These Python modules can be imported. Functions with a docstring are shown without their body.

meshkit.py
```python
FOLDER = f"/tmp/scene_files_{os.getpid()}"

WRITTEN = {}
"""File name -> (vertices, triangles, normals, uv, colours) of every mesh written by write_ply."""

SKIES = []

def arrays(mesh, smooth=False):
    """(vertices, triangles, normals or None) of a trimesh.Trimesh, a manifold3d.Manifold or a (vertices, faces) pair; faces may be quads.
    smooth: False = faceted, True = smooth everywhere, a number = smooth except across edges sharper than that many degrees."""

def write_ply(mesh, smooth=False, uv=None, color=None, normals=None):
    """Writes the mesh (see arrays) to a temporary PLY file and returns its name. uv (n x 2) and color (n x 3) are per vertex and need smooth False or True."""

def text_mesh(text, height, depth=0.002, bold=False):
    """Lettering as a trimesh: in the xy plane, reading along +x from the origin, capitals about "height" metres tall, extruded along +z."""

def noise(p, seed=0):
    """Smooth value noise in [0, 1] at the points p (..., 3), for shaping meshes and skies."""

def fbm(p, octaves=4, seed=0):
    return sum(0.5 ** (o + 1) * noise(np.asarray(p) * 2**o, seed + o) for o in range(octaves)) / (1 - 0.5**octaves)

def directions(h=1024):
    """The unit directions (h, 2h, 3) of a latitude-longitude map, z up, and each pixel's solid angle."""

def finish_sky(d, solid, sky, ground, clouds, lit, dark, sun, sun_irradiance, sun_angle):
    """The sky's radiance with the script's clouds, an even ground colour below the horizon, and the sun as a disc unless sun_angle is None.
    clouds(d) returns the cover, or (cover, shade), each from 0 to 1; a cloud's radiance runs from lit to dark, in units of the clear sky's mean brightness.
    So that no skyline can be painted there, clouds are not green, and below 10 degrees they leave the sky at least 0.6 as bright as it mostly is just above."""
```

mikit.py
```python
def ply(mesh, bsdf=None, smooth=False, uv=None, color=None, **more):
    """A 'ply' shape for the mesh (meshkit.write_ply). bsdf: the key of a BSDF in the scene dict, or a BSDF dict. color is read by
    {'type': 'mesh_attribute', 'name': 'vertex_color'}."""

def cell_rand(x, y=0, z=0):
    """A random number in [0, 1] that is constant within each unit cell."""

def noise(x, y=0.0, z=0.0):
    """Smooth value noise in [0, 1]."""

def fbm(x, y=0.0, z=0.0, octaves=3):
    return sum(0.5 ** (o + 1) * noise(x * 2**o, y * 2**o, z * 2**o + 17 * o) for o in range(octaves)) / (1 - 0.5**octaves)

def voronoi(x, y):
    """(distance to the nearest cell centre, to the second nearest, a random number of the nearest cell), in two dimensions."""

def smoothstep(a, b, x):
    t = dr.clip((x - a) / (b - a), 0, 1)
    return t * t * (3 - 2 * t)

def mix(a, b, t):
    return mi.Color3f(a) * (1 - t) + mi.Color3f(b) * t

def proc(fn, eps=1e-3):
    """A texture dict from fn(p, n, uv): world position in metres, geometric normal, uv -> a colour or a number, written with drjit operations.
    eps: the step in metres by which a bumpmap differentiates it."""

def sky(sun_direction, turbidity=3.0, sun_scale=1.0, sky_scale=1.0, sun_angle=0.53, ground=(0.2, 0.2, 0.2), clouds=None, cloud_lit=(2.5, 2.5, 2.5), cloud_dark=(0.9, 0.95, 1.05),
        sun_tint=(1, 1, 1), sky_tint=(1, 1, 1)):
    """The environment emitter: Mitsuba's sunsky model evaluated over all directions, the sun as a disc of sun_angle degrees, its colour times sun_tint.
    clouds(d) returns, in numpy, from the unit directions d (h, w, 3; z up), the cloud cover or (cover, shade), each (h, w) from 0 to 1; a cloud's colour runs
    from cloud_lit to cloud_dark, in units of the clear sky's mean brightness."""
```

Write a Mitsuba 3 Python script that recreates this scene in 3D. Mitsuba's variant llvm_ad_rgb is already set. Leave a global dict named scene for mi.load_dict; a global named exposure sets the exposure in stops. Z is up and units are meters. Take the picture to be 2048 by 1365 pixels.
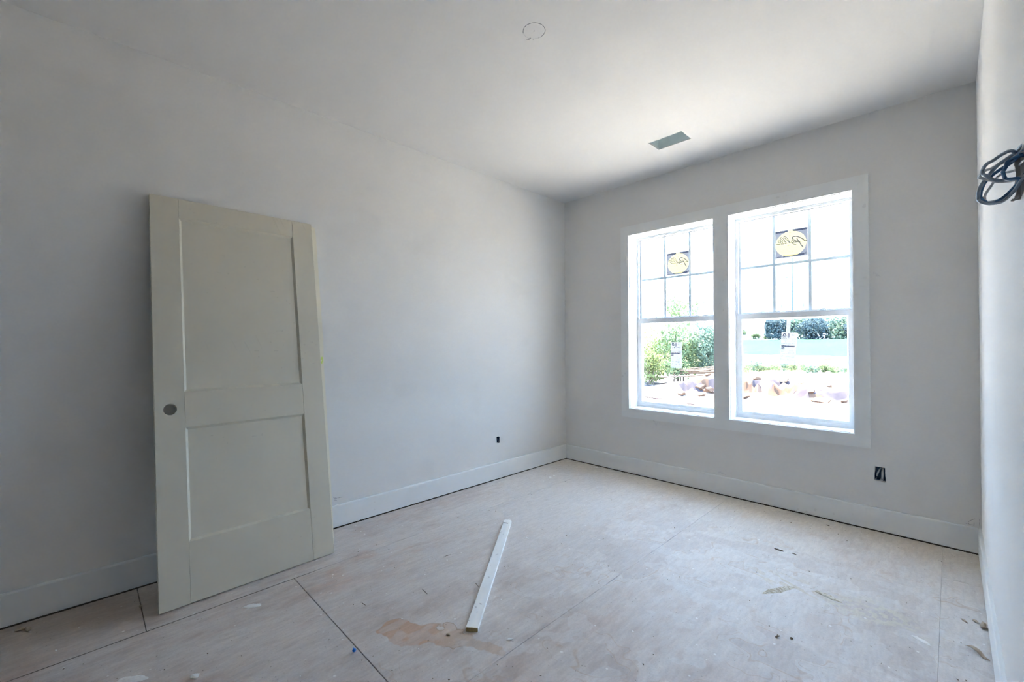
import math, random
import numpy as np, trimesh, shapely
from shapely.geometry import Polygon, LineString, Point, box as sbox
from shapely.ops import unary_union
import drjit as dr
import mitsuba as mi
import mikit, meshkit
from mikit import proc, noise, fbm, voronoi, cell_rand, smoothstep, mix

T = mi.ScalarTransform4f
scene, labels = {}, {}

# ------------------------------------------------------------------ camera, sky, sun, exposure
CAM = np.array([2.9177, -3.6879, 1.2316])
YAW, PITCH, ROLL, FOCAL = 0.7916, 0.0073, -0.0046, 866.2
fwd = np.array([-math.sin(YAW) * math.cos(PITCH), math.cos(YAW) * math.cos(PITCH), math.sin(PITCH)])
rgt = np.cross(fwd, [0, 0, 1.0]); rgt /= np.linalg.norm(rgt)
upv = np.cross(rgt, fwd)
upv = -rgt * math.sin(ROLL) + upv * math.cos(ROLL)
scene['camera'] = {'type': 'perspective', 'fov': math.degrees(2 * math.atan(1024 / FOCAL)), 'fov_axis': 'x', 'near_clip': 0.01, 'far_clip': 2000.0,
                   'to_world': T().look_at(origin=CAM.tolist(), target=(CAM + fwd).tolist(), up=upv.tolist())}

SUN = (-0.35, 0.10, 0.90)


def cloud_cover(d):
    n = meshkit.fbm(d * 2.3 + 5.0, 4, 3)
    return np.clip(0.62 + 0.7 * (n - 0.5), 0, 1), np.clip(0.25 + 0.6 * (n - 0.5), 0, 1)


scene['sky'] = mikit.sky(SUN, turbidity=3.5, sun_scale=1.0, sky_scale=1.0, ground=(0.34, 0.30, 0.25), clouds=cloud_cover,
                         cloud_lit=(1.52, 2.06, 2.65), cloud_dark=(1.00, 1.41, 1.86), sky_tint=(0.82, 1.0, 1.13), sun_tint=(0.935, 1.0, 1.02))
exposure = 5.74

# ------------------------------------------------------------------ helpers
W, H = 3.035, 2.75
BACK = -4.40
rng = np.random.default_rng(7)


def bsdf(key, d):
    scene['mat_' + key] = d
    return 'mat_' + key


def diffuse(key, col):
    c = proc(col) if callable(col) else {'type': 'rgb', 'value': list(col)}
    return bsdf(key, {'type': 'twosided', 'bsdf': {'type': 'diffuse', 'reflectance': c}})


def princ(key, col, rough=0.5, spec=0.5, metal=0.0, coat=0.0, bump=None, bscale=1.0):
    c = proc(col) if callable(col) else {'type': 'rgb', 'value': list(col)}
    b = {'type': 'principled', 'base_color': c, 'roughness': rough, 'specular': spec, 'metallic': metal}
    if coat:
        b['clearcoat'] = coat
    if bump is not None:
        b = {'type': 'bumpmap', 'arbitrary': proc(bump), 'scale': bscale, 'bsdf': b}
    return bsdf(key, {'type': 'twosided', 'bsdf': b})


def thin(key, col, trans=1.2, rough=0.6):
    return bsdf(key, {'type': 'principledthin', 'base_color': {'type': 'rgb', 'value': list(col)}, 'roughness': rough, 'diff_trans': trans, 'spec_trans': 0.0})


def numbered(name, table):
    if name not in table:
        return name
    k = 1
    while f'{name}_{k:03d}' in table:
        k += 1
    return f'{name}_{k:03d}'


taken = set()


def thing(name, label=None, cat=None, group=None, kind=None):
    key = numbered(name, taken)
    taken.add(key)
    d = {}
    if label: d['label'] = label
    if cat: d['category'] = cat
    if group: d['group'] = group
    if kind: d['kind'] = kind
    labels[key] = d
    return key


def part(parent, name, mesh, mat, smooth=False, label=None, kind=None, **more):
    key = numbered(f'{parent}__{name}', scene)
    scene[key] = mikit.ply(mesh, mat, smooth, **more)
    d = {}
    if label: d['label'] = label
    if kind: d['kind'] = kind
    if d: labels[key] = d
    return key


def solo(name, mesh, mat, label, cat, group=None, smooth=False, kind=None):
    key = thing(name, label, cat, group, kind)
    scene[key] = mikit.ply(mesh, mat, smooth)
    return key


def struct(name, mesh=None, mat=None, label=None, smooth=False):
    key = thing(name, label, None, None, 'structure')
    if mesh is not None:
        scene[key] = mikit.ply(mesh, mat, smooth)
    return key


def cat_(ms):
    return trimesh.util.concatenate(list(ms))


def bx(x0, x1, y0, y1, z0, z1, bev=0.0):
    if bev <= 0:
        m = trimesh.creation.box(extents=(x1 - x0, y1 - y0, z1 - z0))
        m.apply_translation(((x0 + x1) / 2, (y0 + y1) / 2, (z0 + z1) / 2))
        return m
    e = np.array([x1 - x0, y1 - y0, z1 - z0]) / 2
    pts = []
    for s in np.ndindex(2, 2, 2):
        s = np.array(s) * 2 - 1
        for a in range(3):
            q = s * (e - bev)
            q[a] = s[a] * e[a]
            pts.append(q)
    m = trimesh.convex.convex_hull(np.array(pts))
    m.apply_translation(((x0 + x1) / 2, (y0 + y1) / 2, (z0 + z1) / 2))
    return m


def extrude(poly, depth):
    gs = getattr(poly, 'geoms', [poly])
    return cat_([trimesh.creation.extrude_polygon(g, depth, engine='earcut') for g in gs if g.area > 0])


def to_axes(m, X, Y, Z, o=(0, 0, 0)):
    """Maps mesh axes x, y, z onto the world vectors X, Y, Z and moves the origin to o."""
    M = np.eye(4)
    M[:3, 0], M[:3, 1], M[:3, 2], M[:3, 3] = X, Y, Z, o
    m = m.copy()
    m.apply_transform(M)
    return m


def xz(poly, y0, y1):
    """A polygon in (x, z) extruded from y0 to y1."""
    m = extrude(poly, y1 - y0)
    return to_axes(m, (1, 0, 0), (0, 0, 1), (0, -1, 0), (0, y1, 0))


def yz(poly, x0, x1):
    m = extrude(poly, x1 - x0)
    return to_axes(m, (0, 1, 0), (0, 0, 1), (1, 0, 0), (x0, 0, 0))


def xy(poly, z0, z1):
    m = extrude(poly, z1 - z0)
    m.apply_translation((0, 0, z0))
    return m


def ring(x0, x1, z0, z1, a0, a1, c0, c1):
    return sbox(x0, z0, x1, z1).difference(sbox(a0, c0, a1, c1))


def sheet(poly, place):
    """A flat triangulated polygon; place maps (u, v) rows to points."""
    vs, fs, n = [], [], 0
    for g in getattr(poly, 'geoms', [poly]):
        if g.geom_type != 'Polygon' or g.area <= 0:
            continue
        v, f = trimesh.creation.triangulate_polygon(g, engine='earcut')
        vs.append(place(np.asarray(v))); fs.append(f + n); n += len(v)
    return trimesh.Trimesh(np.vstack(vs), np.vstack(fs), process=False)


def spline(pts, n=12):
    p = np.asarray(pts, float)
    if len(p) < 3:
        return p
    q = np.vstack([2 * p[0] - p[1], p, 2 * p[-1] - p[-2]])
    out = []
    for i in range(1, len(q) - 2):
        for t in np.linspace(0, 1, n, endpoint=False):
            a, b, c, d = q[i - 1:i + 3]
            out.append(0.5 * (2 * b + (c - a) * t + (2 * a - 5 * b + 4 * c - d) * t * t + (3 * b - a - 3 * c + d) * t ** 3))
    out.append(p[-1])
    return np.array(out)


def tube(pts, r, seg=12, taper=None):
    p = np.asarray(pts, float)
    t = np.gradient(p, axis=0)
    t /= np.maximum(np.linalg.norm(t, axis=1, keepdims=True), 1e-9)
    n = np.cross(t[0], [0.31, 0.2, 0.93]); n /= np.linalg.norm(n)
    rings = []
    for i in range(len(p)):
        n = n - t[i] * (n @ t[i]); n /= np.linalg.norm(n)
        b = np.cross(t[i], n)
        a = np.linspace(0, 2 * np.pi, seg, endpoint=False)[:, None]
        rr = r if taper is None else r * taper[i]
        rings.append(p[i] + rr * (np.cos(a) * n + np.sin(a) * b))
    v = np.vstack(rings + [p[:1], p[-1:]])
    f = []
    for i in range(len(p) - 1):
        for k in range(seg):
            a, b = i * seg + k, i * seg + (k + 1) % seg
            f += [(a, b, b + seg), (a, b + seg, a + seg)]
    c0, c1, L = len(v) - 2, len(v) - 1, (len(p) - 1) * seg
    for k in range(seg):
        f += [(c0, (k + 1) % seg, k), (c1, L + k, L + (k + 1) % seg)]
    return trimesh.Trimesh(v, f, process=False)


def lathe(profile, seg=24):
    pr = np.asarray(profile, float)
    a = np.linspace(0, 2 * np.pi, seg, endpoint=False)
    v = np.array([(r * math.cos(t), r * math.sin(t), z) for r, z in pr for t in a])
    f = []
    for i in range(len(pr) - 1):
        for k in range(seg):
            p, q = i * seg + k, i * seg + (k + 1) % seg
            f += [(p, q, q + seg), (p, q + seg, p + seg)]
    return trimesh.Trimesh(v, f, process=False)


def stroke(lines, w):
    return unary_union([LineString(spline(l, 6) if len(l) > 2 else l).buffer(w / 2, 4) for l in lines])


# ------------------------------------------------------------------ materials
def wall_col(p, n, uv):
    k = fbm(p.x * 1.3 + p.y * 1.1, p.z * 1.2, 3.0)
    fine = noise(p.x * 160 + 3, p.y * 160, p.z * 160)
    smudge = smoothstep(0.66, 0.82, fbm(p.x * 4 + 9, p.y * 4, p.z * 4 + 2))
    c = mix((0.652, 0.647, 0.632), (0.682, 0.677, 0.663), k) * (0.985 + 0.03 * fine)
    return c * (1 - 0.03 * smudge)


def ceil_col(p, n, uv):
    k = fbm(p.x * 0.9, p.y * 0.9, 8.0)
    return mix((0.675, 0.670, 0.657), (0.700, 0.696, 0.684), k) * (0.99 + 0.02 * noise(p.x * 150, p.y * 150))


def trim_col(p, n, uv):
    k = fbm(p.x * 6 + 4, p.y * 6, p.z * 6)
    spot = smoothstep(0.80, 0.9, noise(p.x * 38, p.y * 38, p.z * 38)) * smoothstep(0.5, 0.8, noise(p.x * 3.1, p.y * 3.1, p.z * 3.1 + 7))
    return mix((0.690, 0.706, 0.705), (0.725, 0.741, 0.740), k) * (1 - 0.10 * spot)


def door_col(p, n, uv):
    k = fbm(p.x * 3, p.y * 2.2, p.z * 2.2 + 1)
    speck = smoothstep(0.86, 0.95, noise(p.x * 60 + 11, p.y * 60, p.z * 60)) * smoothstep(0.45, 0.7, noise(p.y * 5, p.z * 5, 2.0))
    scuff = smoothstep(0.80, 0.9, noise(p.y * 70 + p.z * 30, p.z * 9, 4.0)) * smoothstep(0.7, 0.85, noise(p.y * 4, p.z * 4, 9.0))
    c = mix((0.545, 0.510, 0.420), (0.575, 0.540, 0.450), k)
    return c * (1 - 0.10 * speck - 0.06 * scuff)


def floor_col(p, n, uv):
    x, y = p.x, p.y
    tone = cell_rand(dr.floor(x / 1.204 + 0.61), dr.floor((y + 2.9) / 2.41), 1)
    grain = fbm(x * 42 + 3 * noise(x * 3, y * 1.2), y * 5.5, 1.0, 4)
    grain2 = fbm(x * 13 + 2 * noise(x * 2.2 + 4, y * 0.9), y * 1.9, 5.0, 4)
    wood = mix((0.37, 0.285, 0.24), (0.545, 0.462, 0.412), smoothstep(0.25, 0.75, grain * 0.45 + grain2 * 0.55))
    wood = wood * (0.95 + 0.08 * tone)
    # veins of darker, redder grain
    vein = smoothstep(0.60, 0.70, fbm(x * 20 + 3.5 * noise(x * 4, y * 1.5, 3.0), y * 3.4 + 9, 2.0, 4))
    wood = mix(wood, (0.44, 0.30, 0.235), 0.40 * vein)
    # film of drywall dust, thicker on the window side and to the right
    d = fbm(x * 1.5 + 3, y * 1.2 + 1, 2.0, 4)
    d2 = fbm(x * 7.5, y * 5.5, 4.0, 4)
    d3 = fbm(x * 30 + 2 * noise(x * 5, y * 3), y * 14, 8.0, 3)
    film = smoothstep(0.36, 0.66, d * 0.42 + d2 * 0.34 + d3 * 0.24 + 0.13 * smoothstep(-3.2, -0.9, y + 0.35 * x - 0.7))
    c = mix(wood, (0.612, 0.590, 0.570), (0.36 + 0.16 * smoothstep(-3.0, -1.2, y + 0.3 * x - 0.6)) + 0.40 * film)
    # dried puddles: rims and lighter or darker insides, near the middle and front right
    zone = smoothstep(0.9, 1.7, x) * (1 - smoothstep(-0.9, -0.35, y))
    q = fbm(x * 4.0 + 0.6 * noise(x * 18, y * 18), y * 4.0 + 7, 6.0, 3)
    rim = smoothstep(0.018, 0.0, dr.abs(q - 0.56)) + 0.8 * smoothstep(0.012, 0.0, dr.abs(q - 0.43))
    c = mix(c, (0.45, 0.405, 0.385), 0.42 * zone * smoothstep(0.555, 0.60, q))
    brk = smoothstep(0.45, 0.62, noise(x * 9, y * 9, 12.0))
    c = mix(c, (0.45, 0.345, 0.265), 0.55 * zone * rim * brk)
    q2 = fbm(x * 9.0 + 20, y * 9.0, 3.0, 3)
    c = mix(c, (0.65, 0.64, 0.63), 0.35 * zone * smoothstep(0.57, 0.62, q2))
    # brown wet stain left of the loose board, with a ragged edge
    tt = dr.clip(((x - 1.24) * 0.38 + (y + 2.72) * 0.22) / (0.38 * 0.38 + 0.22 * 0.22), 0, 1)
    e = dr.sqrt(dr.square(x - 1.24 - 0.38 * tt) + dr.square(y + 2.72 - 0.22 * tt)) + 0.05 * tt
    e = e + 0.17 * (fbm(x * 11, y * 11, 1.0, 4) - 0.5)
    inside = smoothstep(0.082, 0.070, e)
    c = mix(c, mix((0.50, 0.315, 0.205), (0.50, 0.40, 0.32), smoothstep(0.25, 0.7, tt)), inside * (0.45 + 0.35 * smoothstep(0.35, 0.6, noise(x * 26, y * 26))))
    c = mix(c, (0.36, 0.235, 0.15), 0.6 * smoothstep(0.007, 0.0, dr.abs(e - 0.078)) * brk)
    # general brownish patches in the foreground
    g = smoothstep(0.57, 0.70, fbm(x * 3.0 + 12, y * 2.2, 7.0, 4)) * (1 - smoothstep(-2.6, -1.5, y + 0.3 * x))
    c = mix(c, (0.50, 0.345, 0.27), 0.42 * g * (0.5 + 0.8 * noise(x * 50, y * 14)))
    # tan, less dusty margin along the window wall
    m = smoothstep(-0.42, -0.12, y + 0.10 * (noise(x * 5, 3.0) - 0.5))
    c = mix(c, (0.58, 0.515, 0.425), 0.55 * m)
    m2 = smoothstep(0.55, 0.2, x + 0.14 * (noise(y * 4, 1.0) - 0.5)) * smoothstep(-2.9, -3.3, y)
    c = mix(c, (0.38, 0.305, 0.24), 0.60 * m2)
    # scraped marks near the right
    s = smoothstep(0.62, 0.75, noise(x * 16, y * 60 + 24 * x, 2.0)) * smoothstep(0.35, 0.05, dr.sqrt(dr.square((x - 2.38) * 0.9) + dr.square((y + 1.12) * 2.6)))
    c = mix(c, (0.52, 0.45, 0.33), 0.55 * s)
    yp = smoothstep(0.30, 0.05, dr.sqrt(dr.square((x - 2.66) * 1.3) + dr.square((y + 1.14) * 1.7)) + 0.25 * (noise(x * 14, y * 14, 5.0) - 0.5))
    c = mix(c, (0.62, 0.585, 0.475), 0.55 * yp * smoothstep(0.35, 0.65, noise(x * 60, y * 60, 2.0)))
    # grey scuff streak
    u = y + 2.22
    v = x - 1.497 + 0.03 * u
    c = mix(c, (0.42, 0.42, 0.43), 0.30 * smoothstep(0.022, 0.004, dr.abs(v + 0.02 * dr.sin(u * 20))) * smoothstep(0.20, 0.10, dr.abs(u)) * smoothstep(0.3, 0.6, noise(x * 40, y * 40)))
    # specks: dirt and white splashes
    f1, _, r1 = voronoi(x * 26, y * 26)
    c = mix(c, (0.22, 0.18, 0.15), 0.7 * smoothstep(0.12, 0.05, f1 + 0.06 * noise(x * 140, y * 90)) * smoothstep(0.90, 0.92, r1))
    f2, _, r2 = voronoi(x * 75 + 5, y * 75)
    c = mix(c, (0.34, 0.28, 0.24), 0.4 * smoothstep(0.24, 0.12, f2 + 0.1 * noise(x * 200, y * 120)) * smoothstep(0.90, 0.93, r2))
    f3, _, r3 = voronoi(x * 17 + 9, y * 17 + 3)
    c = mix(c, (0.80, 0.785, 0.765), 0.75 * smoothstep(0.15, 0.07, f3 + 0.08 * noise(x * 80, y * 80)) * smoothstep(0.925, 0.94, r3))
    sx = dr.abs(x - 0.474 - 0.0012 * (noise(y * 14, 1.0) - 0.5))
    c = mix(c, (0.10, 0.075, 0.06), 0.85 * smoothstep(0.0045, 0.0015, sx) * smoothstep(0.30, 0.50, noise(y * 5, 7.0) + 0.25 * smoothstep(-2.9, -3.4, y)) * smoothstep(-2.6, -2.9, y))
    st = fbm(x * 95 + 3 * noise(x * 7, y * 3), y * 24, 3.0, 3)
    return c * (0.91 + 0.18 * st) * (0.96 + 0.08 * noise(x * 210, y * 210))


def ground_col(p, n, uv):
    x, y = p.x, p.y
    k = fbm(x * 0.8, y * 0.8, 1.0, 4)
    k2 = fbm(x * 0.22 + 5, y * 0.22, 3.0, 3)
    dirt = mix((0.47, 0.435, 0.40), (0.585, 0.555, 0.52), k)
    dirt = mix(dirt, mix((0.21, 0.19, 0.18), (0.30, 0.28, 0.265), k), smoothstep(7.0, 9.5, y))
    clay = mix((0.20, 0.085, 0.045), (0.26, 0.13, 0.075), k2)
    steep = smoothstep(0.90, 0.55, n.z)
    zone = smoothstep(10.6, 12.2, y) * (1 - smoothstep(14.2, 16.5, y))
    rough = smoothstep(0.46, 0.54, fbm(x * 1.1, y * 2.6, 6.0, 4)) * zone
    stone = smoothstep(0.50, 0.58, fbm(x * 1.7 + 8, y * 3.4, 9.0, 4)) * zone
    c = mix(dirt, clay, dr.clip(0.9 * steep + 0.30 * smoothstep(0.58, 0.72, k2), 0, 1))
    c = mix(c, (0.150, 0.118, 0.100), 0.7 * zone * smoothstep(0.38, 0.56, fbm(x * 0.9 + 15, y * 2.2, 2.0, 4)))
    c = mix(c, mix((0.080, 0.046, 0.032), (0.115, 0.078, 0.060), k), 0.93 * rough)
    c = mix(c, (0.050, 0.049, 0.064), 0.9 * stone)
    mead = mix((0.066, 0.080, 0.040), (0.090, 0.100, 0.054), fbm(x * 0.3, y * 0.08, 2.0))
    turf = mix((0.026, 0.061, 0.041), (0.034, 0.073, 0.050), fbm(x * 0.10, y * 0.03, 4.0))
    w = 3 * (noise(x * 0.15, 2.0) - 0.5)
    c = mix(c, mead, smoothstep(23.5, 26.0, y + w))
    return mix(c, turf, smoothstep(66, 70, y + 1.2 * w + 0.05 * x))


def clay_col(p, n, uv):
    return mix((0.10, 0.06, 0.042), (0.17, 0.125, 0.10), fbm(p.x * 3, p.y * 3, p.z * 3))


M_WALL = princ('wall_paint', wall_col, 0.75, 0.3)
M_CEIL = diffuse('ceiling_paint', ceil_col)
M_TRIM = princ('trim_paint', trim_col, 0.42, 0.45)
M_DOOR = princ('door_paint', door_col, 0.42, 0.4)
M_STRIP = princ('door_strip_paint', (0.72, 0.685, 0.565), 0.6, 0.3)
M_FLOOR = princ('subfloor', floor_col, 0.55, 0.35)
M_UNDER = diffuse('void_dark', (0.035, 0.028, 0.022))
M_PLATE = diffuse('sole_plate_wood', (0.06, 0.045, 0.03))
M_VINYL = princ('window_vinyl', (0.745, 0.765, 0.78), 0.35, 0.5)
M_GRILLE = princ('grille_bar', (0.70, 0.79, 0.85), 0.4, 0.5)
M_GLASS = bsdf('window_glass', {'type': 'thindielectric', 'int_ior': 1.5})
M_GALV = princ('galvanised_steel', lambda p, n, uv: mix((0.52, 0.59, 0.60), (0.64, 0.70, 0.71), fbm(p.x * 30, p.y * 30, p.z * 30)), 0.45, 0.5, 0.2)
M_GYP = diffuse('gypsum_edge', (0.42, 0.40, 0.37))
M_PENCIL = diffuse('pencil_lead', (0.22, 0.22, 0.23))
M_PENCIL_PALE = diffuse('pale_pencil', (0.52, 0.52, 0.53))
M_BOXBLUE = princ('blue_box_plastic', (0.02, 0.045, 0.10), 0.45, 0.5)
M_SHEATH = princ('cable_sheath_grey', (0.30, 0.33, 0.37), 0.42, 0.5)
M_CABLE = princ('cable_slate_blue', (0.24, 0.30, 0.37), 0.34, 0.5)
M_CABLE2 = princ('cable_deep_blue', (0.045, 0.13, 0.26), 0.34, 0.5)
M_CABLE3 = princ('cable_grey', (0.50, 0.51, 0.52), 0.36, 0.5)
M_BOARD = princ('white_primed_board', lambda p, n, uv: mix((0.80, 0.81, 0.80), (0.86, 0.87, 0.86), fbm(p.x * 30 + p.y * 20, p.z * 40, 1.0)) * (1 - 0.35 * smoothstep(0.90, 0.96, noise(p.x * 60, p.y * 60, p.z * 60))), 0.45, 0.4)
M_ENDGRAIN = diffuse('raw_end_grain', lambda p, n, uv: mix((0.26, 0.19, 0.09), (0.42, 0.32, 0.17), noise(p.x * 220 + p.y * 160, p.z * 260, 3.0)))
M_PLASTER = diffuse('dried_plaster', lambda p, n, uv: mix((0.70, 0.69, 0.67), (0.84, 0.83, 0.81), noise(p.x * 160, p.y * 160, p.z * 160)))
M_CHIPBROWN = diffuse('brown_chip', lambda p, n, uv: mix((0.34, 0.27, 0.20), (0.52, 0.44, 0.35), noise(p.x * 200, p.y * 200, p.z * 200)))
M_CRUST = diffuse('mud_crust_mat', lambda p, n, uv: mix((0.44, 0.385, 0.30), (0.62, 0.585, 0.51), smoothstep(0.3, 0.6, noise(p.x * 110, p.y * 170 + p.x * 60, 3.0))))
M_CHIPDARK = diffuse('dark_chip', (0.16, 0.12, 0.09))
M_BARK = diffuse('bark_curl', lambda p, n, uv: mix((0.30, 0.23, 0.17), (0.55, 0.47, 0.38), noise(p.x * 90, p.y * 30, p.z * 120)))
M_BLUENUT = princ('blue_nut_plastic', (0.015, 0.17, 0.62), 0.35, 0.5)
M_GREENMARK = diffuse('lime_marker', (0.55, 0.66, 0.16))
M_SCREENF = princ('screen_frame_white', (0.85, 0.85, 0.84), 0.4, 0.5)
M_GROUND = diffuse('outdoor_ground', ground_col)
M_CLAY = diffuse('clay_clod_mat', clay_col)
M_SOIL = diffuse('dark_soil', (0.11, 0.085, 0.085))
M_TRUNK = diffuse('tree_bark', (0.16, 0.125, 0.10))
M_POLE = princ('pole_steel', (0.09, 0.11, 0.14), 0.6, 0.4)
M_LEAF = {k: thin(f'leaf_{k}', c, 0.9) for k, c in dict(lime=(0.24, 0.29, 0.13), mid=(0.155, 0.215, 0.12), blue=(0.115, 0.17, 0.135), dark=(0.068, 0.100, 0.120), weed=(0.10, 0.13, 0.075)).items()}

# ------------------------------------------------------------------ floor: subfloor sheets
floor = struct('floor', label='worn tan subfloor sheets dusted with white drywall dust')
XS = [0.0105, 0.4728, 0.4750, 1.6686, 1.6698, 2.8740, 2.8746, W - 0.0105]
YB = BACK - 0.1
cuts = [[(-3.4965, -3.4935), (-1.0853, -1.0847)], [(-2.8995, -2.8955), (-0.4872, -0.4868)], [(-3.1303, -3.1297), (-0.7203, -0.7197)], [(-2.8905, -2.8895), (-0.4854, -0.4832)]]
for s in range(4):
    x0, x1 = XS[2 * s], XS[2 * s + 1]
    ys = [YB] + [v for c in cuts[s] for v in c] + [-0.0105]
    for k in range(3):
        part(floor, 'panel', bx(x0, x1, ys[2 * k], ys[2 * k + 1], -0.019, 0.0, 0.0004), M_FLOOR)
part(floor, 'joist_deck', bx(-0.2, 3.2, YB - 0.05, 0.13, -0.06, -0.021), M_UNDER)

# ------------------------------------------------------------------ walls
TX0, TX1, TZ0, TZ1 = 0.695, 2.5456, 0.535, 2.346          # outer edge of the window casing
WINS = [(0.774, 1.5545), (1.6705, 2.4605)]                 # inner edges of the casing
WZ0, WZ1 = 0.621, 2.257
wb = (2.562, 2.613, 0.335, 0.418)                          # outlet hole in the window wall
lb = (-1.010, -0.972, 0.326, 0.386)                        # outlet hole in the left wall
sl = (-2.215, -2.150, 1.566, 1.668)                        # cable slot in the right wall
poly = sbox(-0.13, 0.014, W + 0.13, H + 0.02)
for a, b in WINS:
    poly = poly.difference(sbox(a + 0.002, WZ0 + 0.002, b - 0.002, WZ1 - 0.002))
ragged = Polygon([(wb[0] - 0.002, wb[2] - 0.001), (wb[0] + 0.02, wb[2] - 0.004), (wb[0] + 0.028, wb[2] + 0.001), (wb[1] + 0.004, wb[2] - 0.006), (wb[1] + 0.001, wb[2] + 0.03), (wb[1], wb[3]), (wb[0] + 0.03, wb[3] + 0.003), (wb[0] + 0.02, wb[3] + 0.001), (wb[0], wb[3] + 0.004)])
poly = poly.difference(ragged)
wall_window = struct('wall_back', xz(poly, 0.0, 0.135), M_WALL, 'off-white drywall wall holding the pair of windows')
pl = sbox(BACK - 0.13, 0.014, 0.0, H + 0.02).difference(Polygon([(lb[0], lb[2]), (lb[0] + 0.016, lb[2] + 0.004), (lb[1], lb[2] - 0.003), (lb[1] + 0.001, lb[3] - 0.006), (lb[0] + 0.018, lb[3] + 0.002), (lb[0] - 0.001, lb[3] - 0.004)]))
wall_left = struct('wall_left', yz(pl, -0.125, 0.0), M_WALL, 'long off-white drywall wall behind the leaning door')
pr = sbox(BACK - 0.13, 0.014, 0.0, H + 0.02).difference(Polygon([(sl[0], sl[2]), (sl[1], sl[2] - 0.002), (sl[1] + 0.003, 1.60), (sl[1] - 0.001, 1.64), (sl[1] + 0.002, sl[3]), (sl[0], sl[3])]))
wall_right = struct('wall_right', yz(pr, W, W + 0.125), M_WALL, 'off-white drywall wall with the cable coil sticking out')
struct('wall_front', xz(sbox(0, 0.012, W, H + 0.02).difference(sbox(0.35, 0.0, 2.95, 2.35)), BACK - 0.125, BACK), M_WALL, 'off-white wall opposite the windows with a wide opening to a hall')
hall = struct('hall', None, None, 'unlit hall beyond the wall opposite the windows')
part(hall, 'floor', bx(-1.0, 4.0, BACK - 3.0, BACK - 0.125, -0.06, 0.0), M_PLATE)
part(hall, 'ceiling', bx(-1.0, 4.0, BACK - 3.0, BACK - 0.125, 2.45, 2.5), M_WALL)
part(hall, 'wall', bx(-1.1, -1.0, BACK - 3.0, BACK - 0.125, 0.0, 2.5), M_WALL)
part(hall, 'wall', bx(4.0, 4.1, BACK - 3.0, BACK - 0.125, 0.0, 2.5), M_WALL)
part(hall, 'wall', bx(-1.0, 4.0, BACK - 3.1, BACK - 3.0, 0.0, 2.5), M_WALL)
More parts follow.
